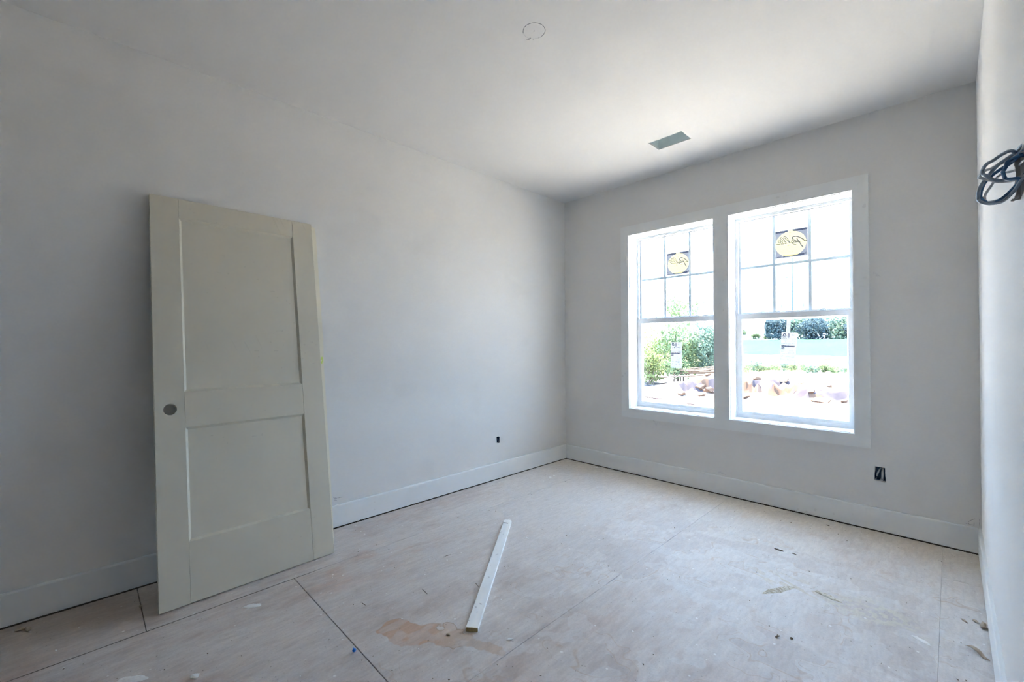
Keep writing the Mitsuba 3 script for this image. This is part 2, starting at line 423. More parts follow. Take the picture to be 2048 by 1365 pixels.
part(hall, 'wall', bx(-1.0, 0.0, BACK - 0.125, BACK - 0.10, 0.0, 2.5), M_WALL)
part(hall, 'wall', bx(W, 4.0, BACK - 0.125, BACK - 0.10, 0.0, 2.5), M_WALL)
plate = thing('trim_1', 'dark wooden sole plates under the drywall', kind='structure')
part(plate, 'plate', bx(-0.125, -0.030, BACK, 0.13, 0.0, 0.02), M_PLATE)
part(plate, 'plate', bx(-0.03, W + 0.13, 0.030, 0.13, 0.0, 0.02), M_PLATE)
part(plate, 'plate', bx(W + 0.030, W + 0.13, BACK, 0.03, 0.0, 0.02), M_PLATE)
part(plate, 'plate', bx(-0.1, 0.35, BACK - 0.12, BACK - 0.010, 0.0, 0.02), M_PLATE)

# ceiling with the register hole
vx0, vx1, vy0, vy1 = 1.320, 1.578, -0.648, -0.490
vent_poly = Polygon([(vx0 - 0.004, vy0 - 0.002), (1.40, vy0 + 0.001), (1.5, vy0 - 0.002), (vx1 + 0.003, vy0 - 0.004), (vx1, -0.57), (vx1 + 0.003, vy1 + 0.002), (1.50, vy1 + 0.002), (1.45, vy1 + 0.0005), (1.38, vy1 + 0.003), (vx0, vy1 + 0.001)])
cp = sbox(-0.13, BACK - 0.13, W + 0.13, 0.135).difference(vent_poly)
ceiling = struct('ceiling', xy(cp, H, H + 0.016), M_CEIL, 'white drywall ceiling with a pencilled light circle')
part(ceiling, 'roof_deck', bx(-0.3, W + 0.3, BACK - 0.3, 0.45, H + 0.30, H + 0.34), M_UNDER)
for q in (bx(-0.13, -0.11, BACK - 0.13, 0.135, H + 0.016, H + 0.30), bx(W + 0.11, W + 0.13, BACK - 0.13, 0.135, H + 0.016, H + 0.30),
          bx(-0.11, W + 0.11, 0.115, 0.135, H + 0.016, H + 0.30), bx(-0.11, W + 0.11, BACK - 0.13, BACK - 0.11, H + 0.016, H + 0.30)):
    part(ceiling, 'rim_board', q, M_UNDER)
# pencil circle with a centre dot
cx, cy, cr = 1.512, -2.1395, 0.0535
arc = [(cx + cr * math.cos(a), cy + cr * math.sin(a)) for a in np.radians(np.linspace(-150, 95, 60))]
part(ceiling, 'pencil_circle', xy(LineString(arc).buffer(0.0016), H - 0.0004, H), M_PENCIL)
arc2 = [(cx + (cr + 0.001 * math.sin(5 * a)) * math.cos(a), cy + (cr + 0.001 * math.sin(5 * a)) * math.sin(a)) for a in np.radians(np.linspace(95, 212, 30))]
part(ceiling, 'pencil_circle', xy(LineString(arc2).buffer(0.0008), H - 0.0004, H), M_PENCIL_PALE)
dabs = unary_union([Point(cx, cy).buffer(0.0032, 8), LineString([(cx - 0.065, cy + 0.018), (cx - 0.052, cy + 0.0245)]).buffer(0.002), Point(cx - 0.046, cy + 0.022).buffer(0.0032), Point(cx - 0.040, cy + 0.038).buffer(0.0024), Point(cx - 0.0145, cy + 0.0515).buffer(0.0026)])
for d_ in dabs.geoms:
    part(ceiling, 'pencil_dot', xy(d_, H - 0.0004, H), M_PENCIL)

# galvanised duct boot in the ceiling hole
boot = thing('duct_boot', 'open galvanised metal duct box recessed in the ceiling by the window', 'air vent')
bz0, bz1, t = H + 0.004, H + 0.17, 0.0012
part(boot, 'side_panel', bx(vx0 + 0.004, vx1 - 0.002, vy1 - 0.004, vy1 - 0.004 + t, bz0, bz1), M_GALV)
part(boot, 'side_panel', bx(vx0 + 0.004, vx1 - 0.002, vy0 + 0.003, vy0 + 0.003 + t, bz0, bz1), M_GALV)
part(boot, 'end_panel', bx(vx0 + 0.003, vx0 + 0.003 + t, vy0 + 0.003, vy1 - 0.004, bz0, bz1), M_GALV)
part(boot, 'end_panel', bx(vx1 - 0.003, vx1 - 0.003 + t, vy0 + 0.003, vy1 - 0.004, bz0, bz1), M_GALV)
part(boot, 'top_panel', bx(vx0, vx1, vy0, vy1, bz1, bz1 + t), M_GALV)
lip = thing('trim_2', 'rough drywall lip around the ceiling duct hole', kind='structure')
part(lip, 'torn_paper', xy(LineString([(vx0 + 0.004, vy0 + 0.006), (vx0 + 0.005, vy1 - 0.005)]).buffer(0.003), H - 0.004, H + 0.010), M_CEIL)

# ------------------------------------------------------------------ baseboards
def baseboard_profile():
    return Polygon([(0, 0.009), (0.0138, 0.009), (0.0145, 0.010), (0.0145, 0.146), (0.011, 0.153), (0, 0.153)])


def base_along_y(x, s, y0, y1):      # on a wall at x, standing out towards s
    m = extrude(baseboard_profile(), y1 - y0)
    return to_axes(m, (s, 0, 0), (0, 0, 1), (0, -1 if s > 0 else 1, 0), (x, y1 if s > 0 else y0, 0))


m = extrude(baseboard_profile(), W - 0.029)
struct('baseboard_back', to_axes(m, (0, -1, 0), (0, 0, 1), (-1, 0, 0), (W - 0.0145, 0, 0)), M_TRIM, 'tall white baseboard under the windows')
struct('baseboard_left', base_along_y(0, 1, BACK, 0.0), M_TRIM, 'tall white baseboard along the wall with the door')
struct('baseboard_right', base_along_y(W, -1, BACK, 0.0), M_TRIM, 'tall white baseboard on the wall with the cables')

# ------------------------------------------------------------------ window casing
cas = thing('trim_3', 'flat white casing boards framing the pair of windows', kind='structure')
CY0, CY1 = -0.018, 0.0


def board(pts, name='casing_board'):
    part(cas, name, xz(Polygon(pts), CY0, CY1), M_TRIM)


ax, bx_ = WINS[0][0], WINS[1][1]
g = 0.0003
board([(TX0, TZ1), (TX1, TZ1), (bx_, WZ1 + g), (ax, WZ1 + g)])
board([(TX0, TZ0), (ax, WZ0 - g), (bx_, WZ0 - g), (TX1, TZ0)])
board([(TX0, TZ0 + g), (TX0, TZ1 - g), (ax - g, WZ1), (ax - g, WZ0)])
board([(TX1, TZ0 + g), (bx_ + g, WZ0), (bx_ + g, WZ1), (TX1, TZ1 - g)])
board([(WINS[0][1], WZ0), (WINS[1][0], WZ0), (WINS[1][0], WZ1), (WINS[0][1], WZ1)], 'mullion_board')

# ------------------------------------------------------------------ windows
for i, (a, b) in enumerate(WINS):
    w = thing(f'window_{i + 1}', ['white double-hung window with gridded upper sash nearer the corner', 'white double-hung window with gridded upper sash beside the wall marking'][i], kind='structure')
    x0, x1, z0, z1 = a + 0.004, b - 0.004, WZ0 + 0.004, WZ1 - 0.004
    c = (x0 + x1) / 2
    # jamb liner, four boards
    part(w, 'jamb_board', bx(x0 - 0.016, x0, 0.0, 0.138, z0 - 0.016, z1 + 0.016), M_VINYL)
    part(w, 'jamb_board', bx(x1, x1 + 0.016, 0.0, 0.138, z0 - 0.016, z1 + 0.016), M_VINYL)
    part(w, 'jamb_board', bx(x0, x1, 0.0, 0.138, z1, z1 + 0.016), M_VINYL)
    part(w, 'jamb_board', bx(x0, x1, 0.0, 0.138, z0 - 0.016, z0), M_VINYL)
    # unit frame: an outer ring and an inner stop ring
    part(w, 'frame', xz(ring(x0 - 0.02, x1 + 0.02, z0 - 0.02, z1 + 0.02, x0 + 0.011, x1 - 0.011, z0 + 0.010, z1 - 0.010), 0.138, 0.225), M_VINYL)
    part(w, 'stop', xz(unary_union([sbox(x0 + 0.011, 1.47, x0 + 0.019, z1 - 0.010), sbox(x1 - 0.019, 1.47, x1 - 0.011, z1 - 0.010), sbox(x0 + 0.011, z1 - 0.020, x1 - 0.011, z1 - 0.010)]), 0.140, 0.160), M_VINYL)
    # upper sash
    gx0, gx1, gz0, gz1 = x0 + 0.036, x1 - 0.036, 1.480, 2.226
    up = part(w, 'upper_sash', xz(ring(x0 + 0.0115, x1 - 0.0115, 1.450, z1 - 0.0105, gx0, gx1, gz0, gz1), 0.1665, 0.196), M_VINYL)
    part(up, 'glass', bx(gx0, gx1, 0.181, 0.181, gz0, gz1) if False else sheet(sbox(gx0, gz0, gx1, gz1), lambda v: np.c_[v[:, 0], np.full(len(v), 0.182), v[:, 1]]), M_GLASS)
    third = (gx1 - gx0) / 3
    for k in (1, 2):
        part(up, 'grille_bar', bx(gx0 + k * third - 0.010, gx0 + k * third + 0.010, 0.172, 0.180, gz0, gz1, 0.001), M_GRILLE)
    part(up, 'grille_bar', bx(gx0, gx1, 0.1725, 0.1795, 1.846 - 0.010, 1.846 + 0.010, 0.001), M_GRILLE)
    # lower sash
    lx0, lx1, lz0, lz1 = x0 + 0.044, x1 - 0.044, 0.676, 1.426
    lo = part(w, 'lower_sash', xz(ring(x0 + 0.0115, x1 - 0.0115, z0 + 0.0105, 1.462, lx0, lx1, lz0, lz1), 0.139, 0.166), M_VINYL)
    part(lo, 'glass', sheet(sbox(lx0, lz0, lx1, lz1), lambda v: np.c_[v[:, 0], np.full(len(v), 0.153), v[:, 1]]), M_GLASS)
    part(lo, 'lift_rail', bx(x0 + 0.012, x1 - 0.012, 0.134, 0.139, 0.650, 0.656, 0.001), M_VINYL)
    part(lo, 'check_rail_cap', bx(x0 + 0.0125, x1 - 0.0125, 0.141, 0.166, 1.462, 1.470, 0.002), M_VINYL)
    for s in (-1, 1):
        lk = trimesh.util.concatenate([bx(c + s * 0.197 - 0.026, c + s * 0.197 + 0.026, 0.146, 0.162, 1.470, 1.476, 0.002), tube(spline([(c + s * 0.197 - 0.012, 0.150, 1.478), (c + s * 0.197 + 0.004, 0.143, 1.482), (c + s * 0.197 + 0.022, 0.140, 1.479)], 5), 0.0035, 8)])
        part(lo, 'sash_lock', lk, M_VINYL)
    # insect screen frame outside the lower sash
    part(w, 'screen_frame', xz(ring(x0 + 0.013, x1 - 0.013, z0 + 0.012, 1.458, x0 + 0.028, x1 - 0.060, z0 + 0.052, 1.418), 0.202, 0.212), M_SCREENF)

# ------------------------------------------------------------------ stickers on the upper panes
M_PAPERW = thin('paper_white_translucent', (0.88, 0.91, 0.92), 0.13)
M_SGREY = thin('sticker_grey', (0.30, 0.31, 0.35), 0.22)
M_SDARK = thin('sticker_dark', (0.055, 0.065, 0.10), 0.3)
M_SYEL = thin('sticker_yellow', (0.86, 0.76, 0.42), 0.27)
M_STAN = thin('sticker_tan', (0.62, 0.52, 0.24), 0.27)
M_SINK = thin('sticker_ink', (0.14, 0.13, 0.12), 0.3)
M_SLINE = thin('sticker_black', (0.02, 0.02, 0.02), 0.6)
SC = [[(.891, .57), (.825, .632), (.739, .699), (.652, .735), (.584, .732), (.56, .695), (.574, .644), (.622, .591), (.679, .548), (.728, .55)],
      [(.695, .642), (.728, .562), (.775, .48), (.822, .374), (.865, .316)],
      [(.659, .426), (.61, .442), (.562, .482), (.529, .538), (.524, .581), (.554, .593), (.587, .556), (.572, .51), (.538, .487)],
      [(.475, .531), (.446, .61), (.398, .705), (.34, .773), (.301, .787), (.31, .737), (.368, .675), (.417, .604), (.465, .545)],
      [(.367, .554), (.328, .623), (.28, .706), (.221, .768), (.187, .769), (.211, .709), (.269, .635), (.338, .572)],
      [(.268, .562), (.219, .634), (.17, .675), (.12, .679), (.13, .616), (.179, .569), (.199, .601), (.16, .646)]]


def pane_sticker(x0, x1, z0, z1, y, label):
    k = thing('window_sticker', label, 'sticker', 'round logo stickers on the upper panes')
    place = lambda v: np.c_[x0 + v[:, 0] * (x1 - x0), np.full(len(v), y), z0 + v[:, 1] * (z1 - z0)]
    card = sbox(0, 0, 1, 1)
    rim = sbox(-0.025, -0.03, 1.02, 1.055).difference(card)
    script = unary_union([stroke(SC[:1], 0.036), stroke(SC[1:2], 0.034), stroke(SC[2:], 0.020)])
    line = sbox(0.003, 0.513, 0.998, 0.531)
    script = script.difference(line)
    disc = Point(0.5, 0.485).buffer(0.468, 32)
    tab = sbox(0.42, 0.925, 0.568, 1.0)
    dots = unary_union([Point(.434, .436).buffer(.028), Point(.563, .184).buffer(.017), *(sbox(.455 + dx, .72 + .055 * r, .475 + dx, .745 + .055 * r) for r in range(4) for dx in ((0, .035) if r % 2 else (0.015,)))])
    fine = unary_union([sbox(.10 + .03 * abs(r - 3), .375 - .042 * r, .90 - .05 * abs(r - 2), .379 - .042 * r) for r in range(5)])
    top = unary_union([sbox(0, .93, .42, .995), sbox(.568, .925, .998, .99)])
    bot = sbox(.272, .022, .905, .085)
    disc_v = disc.difference(unary_union([top, bot, line, script, dots, fine])).union(tab).difference(unary_union([line, script, dots]))
    tan = unary_union([disc.intersection(unary_union([top.intersection(sbox(.2, .925, .8, .95)), bot.intersection(sbox(.3, .045, .8, .1))])), dots.union(fine).intersection(disc).difference(unary_union([line, script]))]).difference(tab)
    bands = unary_union([top, bot]).difference(unary_union([tan, tab]))
    small = unary_union([Point(.035, .145).buffer(.014), sbox(.93, .05, .985, .115).difference(sbox(.942, .062, .973, .103)), *(sbox(.03 + .05 * j, .03, .065 + .05 * j, .05) for j in range(4))])
    grey = card.difference(unary_union([disc, tab, top, bot, line, small]))
    part(k, 'card', sheet(grey, place), M_SGREY)
    part(k, 'border', sheet(rim, place), M_PAPERW)
    part(k, 'disc', sheet(disc_v, place), M_SYEL, label='yellow round panel')
    part(k, 'disc_shade', sheet(tan, place), M_STAN, kind='stuff')
    for gm in bands.geoms:
        if gm.area > 0.004:
            part(k, 'dark_band', sheet(gm, place), M_SDARK)
    for gm in small.geoms:
        part(k, 'printed_mark', sheet(gm, place), M_SDARK)
    seen = unary_union([])
    for gl in ([0, 1], [2], [3], [4], [5]):
        lt = unary_union([stroke(SC[q:q + 1], (0.036, 0.034, 0.020, 0.020, 0.020, 0.020)[q]) for q in gl]).difference(line).difference(tan).difference(seen)
        seen = seen.union(lt)
        part(k, 'letter', sheet(lt, place), M_SINK)
    part(k, 'centre_line', sheet(line, place), M_SLINE)


pane_sticker(1.064, 1.276, 1.866, 2.066, 0.1834, 'yellow round logo sticker in the window nearer the room corner')
pane_sticker(1.948, 2.168, 1.894, 2.104, 0.1834, 'yellow round logo sticker in the window beside the pencilled wall marking')


# ------------------------------------------------------------------ paper labels on the lower panes
def pane_label(cx, zt, w, h, tilt, label, tape):
    k = thing('paper_label', label, 'label', 'white product labels on the lower panes')
    ca, sa = math.cos(tilt), math.sin(tilt)
    y = 0.1515

    def place(v):
        u, q = (v[:, 0] - 0.5) * w, (v[:, 1] - 1.0) * h
        return np.c_[cx + u * ca - q * sa, np.full(len(v), y), zt + u * sa + q * ca]

    ar = h / w
    E = lambda x, z, rx: sbox(x, z, x + rx, z + rx / ar)
    dglyph = Polygon([(.09, .865), (.32, .865), (.32, .905), (.29, .945), (.235, .962), (.175, .962), (.12, .945), (.09, .905)]).difference(Polygon([(.14, .885), (.27, .885), (.27, .907), (.25, .928), (.22, .937), (.19, .937), (.16, .928), (.14, .907)]))
    ink = [dglyph, sbox(.09, .805, .33, .822), sbox(.29, .775, .33, .80), sbox(.05, .545, .88, .588), sbox(.06, .47, .23, .535)]
    grey = [Point(.46, .90).buffer(.075, 16), sbox(.42, .855, .52, .868)]
    r = random.Random(3)
    lines = []
    for z, x0, x1 in [(.93, .62, .90), (.905, .62, .86), (.80, .40, .90), (.79, .42, .93), (.765, .12, .22), (.768, .40, .48), (.77, .70, .80), (.735, .22, .35), (.73, .40, .85), (.70, .25, .35), (.655, .05, .9), (.64, .05, .9), (.42, .55, .75), (.385, .06, .5), (.36, .5, .9), (.33, .06, .9), (.265, .06, .9), (.245, .06, .85), (.225, .06, .9), (.205, .5, .9), (.17, .06, .2), (.16, .45, .52), (.135, .06, .85)]:
        x = x0
        while x < x1:
            d = r.uniform(.03, .09)
            lines.append(sbox(x, z, min(x + d, x1), z + .006))
            x += d + .015
    inku = unary_union(ink).difference(unary_union([sbox(.09 + .05 * j, .56, .12 + .05 * j, .567) for j in range(15)] + [sbox(.10, .49, .13, .52), sbox(.16, .485, .19, .51)]))
    greyu = unary_union(grey + lines).difference(inku)
    part(k, 'sheet', sheet(sbox(0, 0, 1, 1).difference(unary_union([inku, greyu])), place), M_PAPERW)
    for gm in inku.geoms:
        nmx = 'black_bar' if gm.bounds[2] - gm.bounds[0] > 0.5 else ('printed_square' if gm.bounds[1] < 0.5 else 'letter')
        part(k, nmx, sheet(gm, place), M_SDARK)
    part(k, 'fine_print', sheet(greyu, place), M_SGREY, label='small grey print', kind='stuff')
    if tape:
        part(k, 'hanging_tape', sheet(sbox(.28, 1.0, .54, 1.0 + (1.424 - zt) / h), place), M_PAPERW, label='white tape holding it up')


pane_label(1.162, 1.243, 0.104, 0.236, -0.008, 'white paper label on the lower pane nearer the room corner', False)
pane_label(2.052, 1.312, 0.105, 0.246, -0.062, 'white paper label hanging crooked by tape on the pane beside the wall marking', True)


# ------------------------------------------------------------------ pencil marks on walls
def mark(lines, w, plane, pos, parent, mat=None, name='pencil_mark'):
    p = stroke(lines, w)
    for gm in getattr(p, 'geoms', [p]):
        m = xz(gm, pos - 0.0004, pos) if plane == 'xz' else yz(gm, pos, pos + 0.0004)
        part(parent, name, m, mat or M_PENCIL_PALE)


px = lambda a, b: (2.566 + (a - 300) * 0.0000495, 1.6905 - (b - 400) * 0.0000495)
mark([[px(390, 330), px(300, 400), px(280, 450), px(330, 510), px(390, 480), px(400, 420)], [px(330, 510), px(500, 440), px(520, 480), px(495, 600)], [px(700, 540), px(600, 640), px(560, 730), px(490, 830)],
      [px(730, 690), px(640, 740), px(620, 820), px(670, 880), px(730, 830), px(750, 690), px(780, 780), px(830, 850), px(900, 930), px(1000, 1030)]], 0.0022, 'xz', 0.0, wall_window)
mark([[(1.012, 0.532), (1.022, 0.512), (1.036, 0.494), (1.043, 0.486)], [(1.020, 0.530), (1.034, 0.508), (1.045, 0.490)], [(1.043, 0.530), (1.050, 0.518), (1.051, 0.505)], [(1.066, 0.530), (1.069, 0.512)], [(1.082, 0.526), (1.083, 0.518)]], 0.0020, 'xz', 0.0, wall_window)
mark([[(1.575, 0.180), (1.585, 0.176), (1.580, 0.168)], [(1.582, 0.176), (1.590, 0.181), (1.606, 0.168)], [(1.588, 0.186), (1.598, 0.176), (1.611, 0.170)], [(1.600, 0.184), (1.614, 0.176), (1.632, 0.168)]], 0.0028, 'xz', 0.0, wall_window)
mark([[(0 - 2.496, 0.210), (-2.492, 0.203), (-2.476, 0.198)], [(-2.490, 0.204), (-2.480, 0.199), (-2.462, 0.197), (-2.435, 0.197)], [(-2.488, 0.189), (-2.476, 0.184), (-2.474, 0.181)]], 0.0022, 'yz', 0.0, wall_left, M_PENCIL)
mark([[(2.984, 0.165), (2.984, 0.180), (3.008, 0.203)], [(3.005, 0.165), (3.005, 0.180)], [(2.972, 0.166), (3.006, 0.163)]], 0.0016, 'xz', 0.0, wall_window, M_PENCIL)
mark([[(3.027, 0.165), (3.027, 0.205)]], 0.0014, 'xz', 0.0, wall_window, M_PENCIL)

# ------------------------------------------------------------------ electrical boxes and their cable ends
def el_box(axis, lo, hi, z0, z1, label, cables):
    k = thing('electrical_box', label, 'electrical box', 'bare electrical boxes in the walls')
    d, t = 0.062, 0.002
    def put(a0, a1, d0, d1, c0, c1):
        return bx(a0, a1, d0, d1, c0, c1) if axis == 'x' else bx(-d1, -d0, a0, a1, c0, c1)
    walls = [put(lo - t, lo, 0.004, d, z0, z1), put(hi, hi + t, 0.004, d, z0, z1), put(lo, hi, 0.004, d, z1, z1 + t), put(lo, hi, 0.004, d, z0 - t, z0), put(lo, hi, d, d + t, z0, z1)]
    part(k, 'housing', cat_(walls), M_BOXBLUE, label='dark blue plastic box')
    for pts, r, mat in cables:
        q = [(a, dd, c) if axis == 'x' else (-dd, a, c) for a, dd, c in pts]
        part(k, 'cable_end', tube(spline(q, 6), r, 8), mat, True)
    return k


el_box('x', wb[0] - 0.001, wb[1] + 0.001, wb[2] - 0.002, wb[3] + 0.003, 'bare electrical box with two grey cable ends under the window', [
    ([(2.590, 0.055, 0.412), (2.584, 0.020, 0.398), (2.577, 0.006, 0.378), (2.570, 0.010, 0.356)], 0.0042, M_SHEATH),
    ([(2.598, 0.055, 0.408), (2.600, 0.018, 0.392), (2.601, 0.005, 0.368), (2.598, 0.010, 0.345)], 0.0048, M_CABLE3),
    ([(2.592, 0.055, 0.400), (2.594, 0.020, 0.385), (2.592, 0.010, 0.345)], 0.0018, M_CABLE)])
el_box('y', lb[0] + 0.001, lb[1] - 0.001, lb[2] + 0.001, lb[3] - 0.001, 'small bare electrical box low on the long wall near the corner', [
    ([(-0.985, 0.055, 0.372), (-0.983, 0.018, 0.360), (-0.982, 0.008, 0.338)], 0.0036, M_SHEATH),
    ([(-0.995, 0.055, 0.370), (-0.997, 0.018, 0.358), (-0.998, 0.010, 0.334)], 0.0030, M_CABLE)])
part(wall_window, 'torn_edge', xz(Polygon([(2.559, .330), (2.575, .326), (2.59, .330), (2.61, .324), (2.619, .329), (2.613, .334), (2.56, .335)]), -0.004, 0.0), M_GYP)

# ------------------------------------------------------------------ coil of cables out of the right wall
coil = thing('cable_coil', 'tangled coil of blue and grey cables sticking out of the wall slot', 'cables')
LOOPS = [
    (M_CABLE2, .0036, -2.135, [(3.075, 1.612), (3.041, 1.611), (3.025, 1.592), (3.006, 1.573), (2.989, 1.566), (2.978, 1.571), (2.9725, 1.584), (2.973, 1.600), (2.979, 1.616), (2.990, 1.633), (3.006, 1.644), (3.023, 1.653), (3.041, 1.663), (3.075, 1.655)]),
    (M_CABLE, .0036, -2.150, [(3.075, 1.600), (3.040, 1.602), (3.025, 1.583), (3.007, 1.565), (2.986, 1.561), (2.973, 1.568), (2.968, 1.580), (2.9685, 1.594), (2.975, 1.614), (2.984, 1.630), (2.9985, 1.647), (3.015, 1.663), (3.028, 1.673), (3.041, 1.676), (3.075, 1.655)]),
    (M_CABLE3, .0028, -2.120, [(3.075, 1.640), (3.042, 1.641), (3.030, 1.641), (3.014, 1.637), (3.000, 1.627), (2.990, 1.612), (2.982, 1.596), (2.979, 1.584), (2.983, 1.576), (2.995, 1.572), (3.011, 1.578), (3.030, 1.598), (3.042, 1.612), (3.075, 1.615)]),
    (M_CABLE, .0036, -2.165, [(3.075, 1.655), (3.039, 1.661), (3.030, 1.667), (3.019, 1.671), (3.005, 1.669), (2.993, 1.662), (2.9815, 1.6515), (2.9756, 1.6445), (2.9755, 1.634), (2.980, 1.624), (2.993, 1.615), (3.0155, 1.607), (3.039, 1.605), (3.075, 1.61)]),
    (M_CABLE3, .0034, -2.145, [(3.075, 1.660), (3.041, 1.668), (3.023, 1.660), (3.006, 1.653), (2.989, 1.649), (2.980, 1.6436), (2.974, 1.6365), (2.970, 1.634), (2.972, 1.627), (2.984, 1.621), (3.005, 1.613), (3.0235, 1.607), (3.040, 1.6075), (3.075, 1.62)]),
    (M_CABLE2, .0036, -2.175, [(3.075, 1.640), (3.040, 1.655), (3.015, 1.646), (3.011, 1.6365), (3.007, 1.628), (3.006, 1.6205), (3.010, 1.612), (3.015, 1.6065), (3.026, 1.603), (3.038, 1.601), (3.075, 1.60)])]
for i, (mat, r, y, pts) in enumerate(LOOPS):
    n = len(pts)
    q = [(x, (y + 0.010 * math.sin(2.2 * j + 1.3 * i)) if 1 < j < n - 2 else -2.182 + 0.010 * math.sin(3.1 * j + i), z) for j, (x, z) in enumerate(pts)]
    part(coil, 'cable', tube(spline(q, 10), r, 14), mat, True)
slot = thing('trim_4', 'torn drywall paper around the cable slot', kind='structure')
zs = np.linspace(1.562, 1.670, 22)
edge = [(W - 0.006 - 0.004 * rng.random(), z) for z in zs]
tp = Polygon([(W + 0.002, zs[0]), *edge, (W + 0.002, zs[-1])])
mm = extrude(tp, 0.006)
part(slot, 'torn_paper', to_axes(mm, (1, 0, 0), (0, 0, 1), (0, -1, 0), (0, -2.141, 0)), M_GYP)
part(slot, 'torn_paper', tube(spline([(W - 0.001, -2.150, 1.572), (W - 0.007, -2.148, 1.566), (W - 0.012, -2.147, 1.562), (W - 0.015, -2.147, 1.5635)], 6), 0.0028, 8), M_GYP, True)
part(slot, 'back_box', cat_([bx(W + 0.066, W + 0.068, sl[0], sl[1], sl[2], sl[3]), bx(W + 0.02, W + 0.066, sl[0] - 0.002, sl[0], sl[2], sl[3])]), M_BOXBLUE)

# ------------------------------------------------------------------ the leaning door
door = thing('interior_door', 'pale beige two-panel interior door leaning unhung against the long wall', 'door')
e1 = np.array([-0.0262, 0.99966, 0.0])
up_ = np.array([-0.334, 0.0, 2.007]); up_ -= e1 * (up_ @ e1); up_ /= np.linalg.norm(up_)
nn = np.cross(e1, up_)
O = np.array([0.374, -3.443, 0.0062])
DW, DH, DT = 0.806, 2.034, 0.035


def on_door(m):
    return to_axes(m, e1, up_, nn, O)


def dprism(poly, d0, d1):
    m = extrude(poly, d1 - d0)
    m.apply_translation((0, 0, d0))
    return on_door(m)


SW = 0.118
g = 0.0004
hole = Point(0.060, 0.924).buffer(0.0275, 24)


def dbox(x0, x1, z0, z1, bev=0.0008):
    m = bx(x0, x1, z0, z1, -DT, 0.0, bev)
    return on_door(m)


part(door, 'stile', dprism(sbox(0, 0, SW - g, DH).difference(hole), -DT, 0.0), M_DOOR)
part(door, 'stile', dbox(DW - SW + g, DW, 0, DH), M_DOOR)
part(door, 'rail', dbox(SW, DW - SW, 0, 0.281), M_DOOR)
part(door, 'rail', dbox(SW, DW - SW, 0.829, 1.0065), M_DOOR)
part(door, 'rail', dbox(SW, DW - SW, 1.927, DH), M_DOOR)


def dpanel(x0, x1, z0, z1):
    b, d = 0.011, -0.010
    v = np.array([(x0, z0, 0), (x1, z0, 0), (x1, z1, 0), (x0, z1, 0), (x0 + b, z0 + b, d), (x1 - b, z0 + b, d), (x1 - b, z1 - b, d), (x0 + b, z1 - b, d)], float)
    v[:4, 2] = -0.0008
    vb = v[:4].copy(); vb[:, 2] = -DT
    v = np.vstack([v, vb])
    f = [(4, 5, 6), (4, 6, 7)]
    for k in range(4):
        a, b2 = k, (k + 1) % 4
        f += [(a, b2, b2 + 4), (a, b2 + 4, a + 4), (b2, a, a + 8), (b2, a + 8, b2 + 8)]
    f += [(8, 11, 10), (8, 10, 9)]
    return on_door(trimesh.Trimesh(v, f, process=False))


part(door, 'panel', dpanel(SW, DW - SW, 1.0065, 1.927), M_DOOR)
part(door, 'panel', dpanel(SW, DW - SW, 0.281, 0.829), M_DOOR)
strip = Polygon([(DW + .0003, 0.05), (DW + 0.004, 0.05), (DW + 0.0135, 0.49), (DW + 0.018, 1.10), (DW + 0.026, 1.28), (DW + 0.0265, 1.96), (DW + 0.022, 2.014), (DW + 0.006, 2.018), (DW + .0003, 2.02)])
es = part(door, 'edge_strip', dprism(strip, -DT, -0.002), M_STRIP, label='pale unpainted strip along the hinge edge')
for gm in unary_union([stroke([[(DW + .004, 1.150), (DW + .010, 1.166), (DW + .013, 1.150)], [(DW + .004, 1.137), (DW + .010, 1.140), (DW + .006, 1.128)]], 0.006), Point(DW + .012, 1.142).buffer(0.004)]).geoms:
    part(es, 'lime_mark', dprism(gm, -0.002, -0.0014), M_GREENMARK)
# latch bore in the left edge and thin scratches
part(door, 'latch_bore', dprism(stroke([[(0.132, 1.070), (0.142, 1.035)]], 0.0014), -0.0102, -0.0098), M_PENCIL_PALE)

# ------------------------------------------------------------------ loose board on the floor
brd = thing('loose_board', 'narrow white painted board lying loose on the subfloor', 'board')
A, B = np.array([1.468, -2.506]), np.array([0.757, -1.600])
dv = (B - A) / np.linalg.norm(B - A); nv = np.array([-dv[1], dv[0]])
L, bw, bt = np.linalg.norm(B - A), 0.0535, 0.0175
top = Polygon([(0.003, -bw / 2), (L - 0.020, -bw / 2), (L - 0.004, -bw / 2 + 0.007), (L, -bw / 2 + 0.014), (L, bw / 2 - 0.012), (L - 0.010, bw / 2), (0.003, bw / 2)])
base = xy(top.buffer(-0.0012), 0.0004, bt)
mid = xy(top, 0.0016, bt - 0.0016)
bm = trimesh.convex.convex_hull(np.vstack([base.vertices, mid.vertices]))
place_b = lambda m: to_axes(m, (dv[0], dv[1], 0), (nv[0], nv[1], 0), (0, 0, 1), (A[0], A[1], 0))
part(brd, 'body', place_b(bm), M_BOARD)
eg = bx(0.0, 0.0031, -bw / 2 + 0.001, bw / 2 - 0.001, 0.0008, bt - 0.0008, 0.0006)
part(brd, 'end_grain', place_b(eg), M_ENDGRAIN, label='raw brown sawn end')

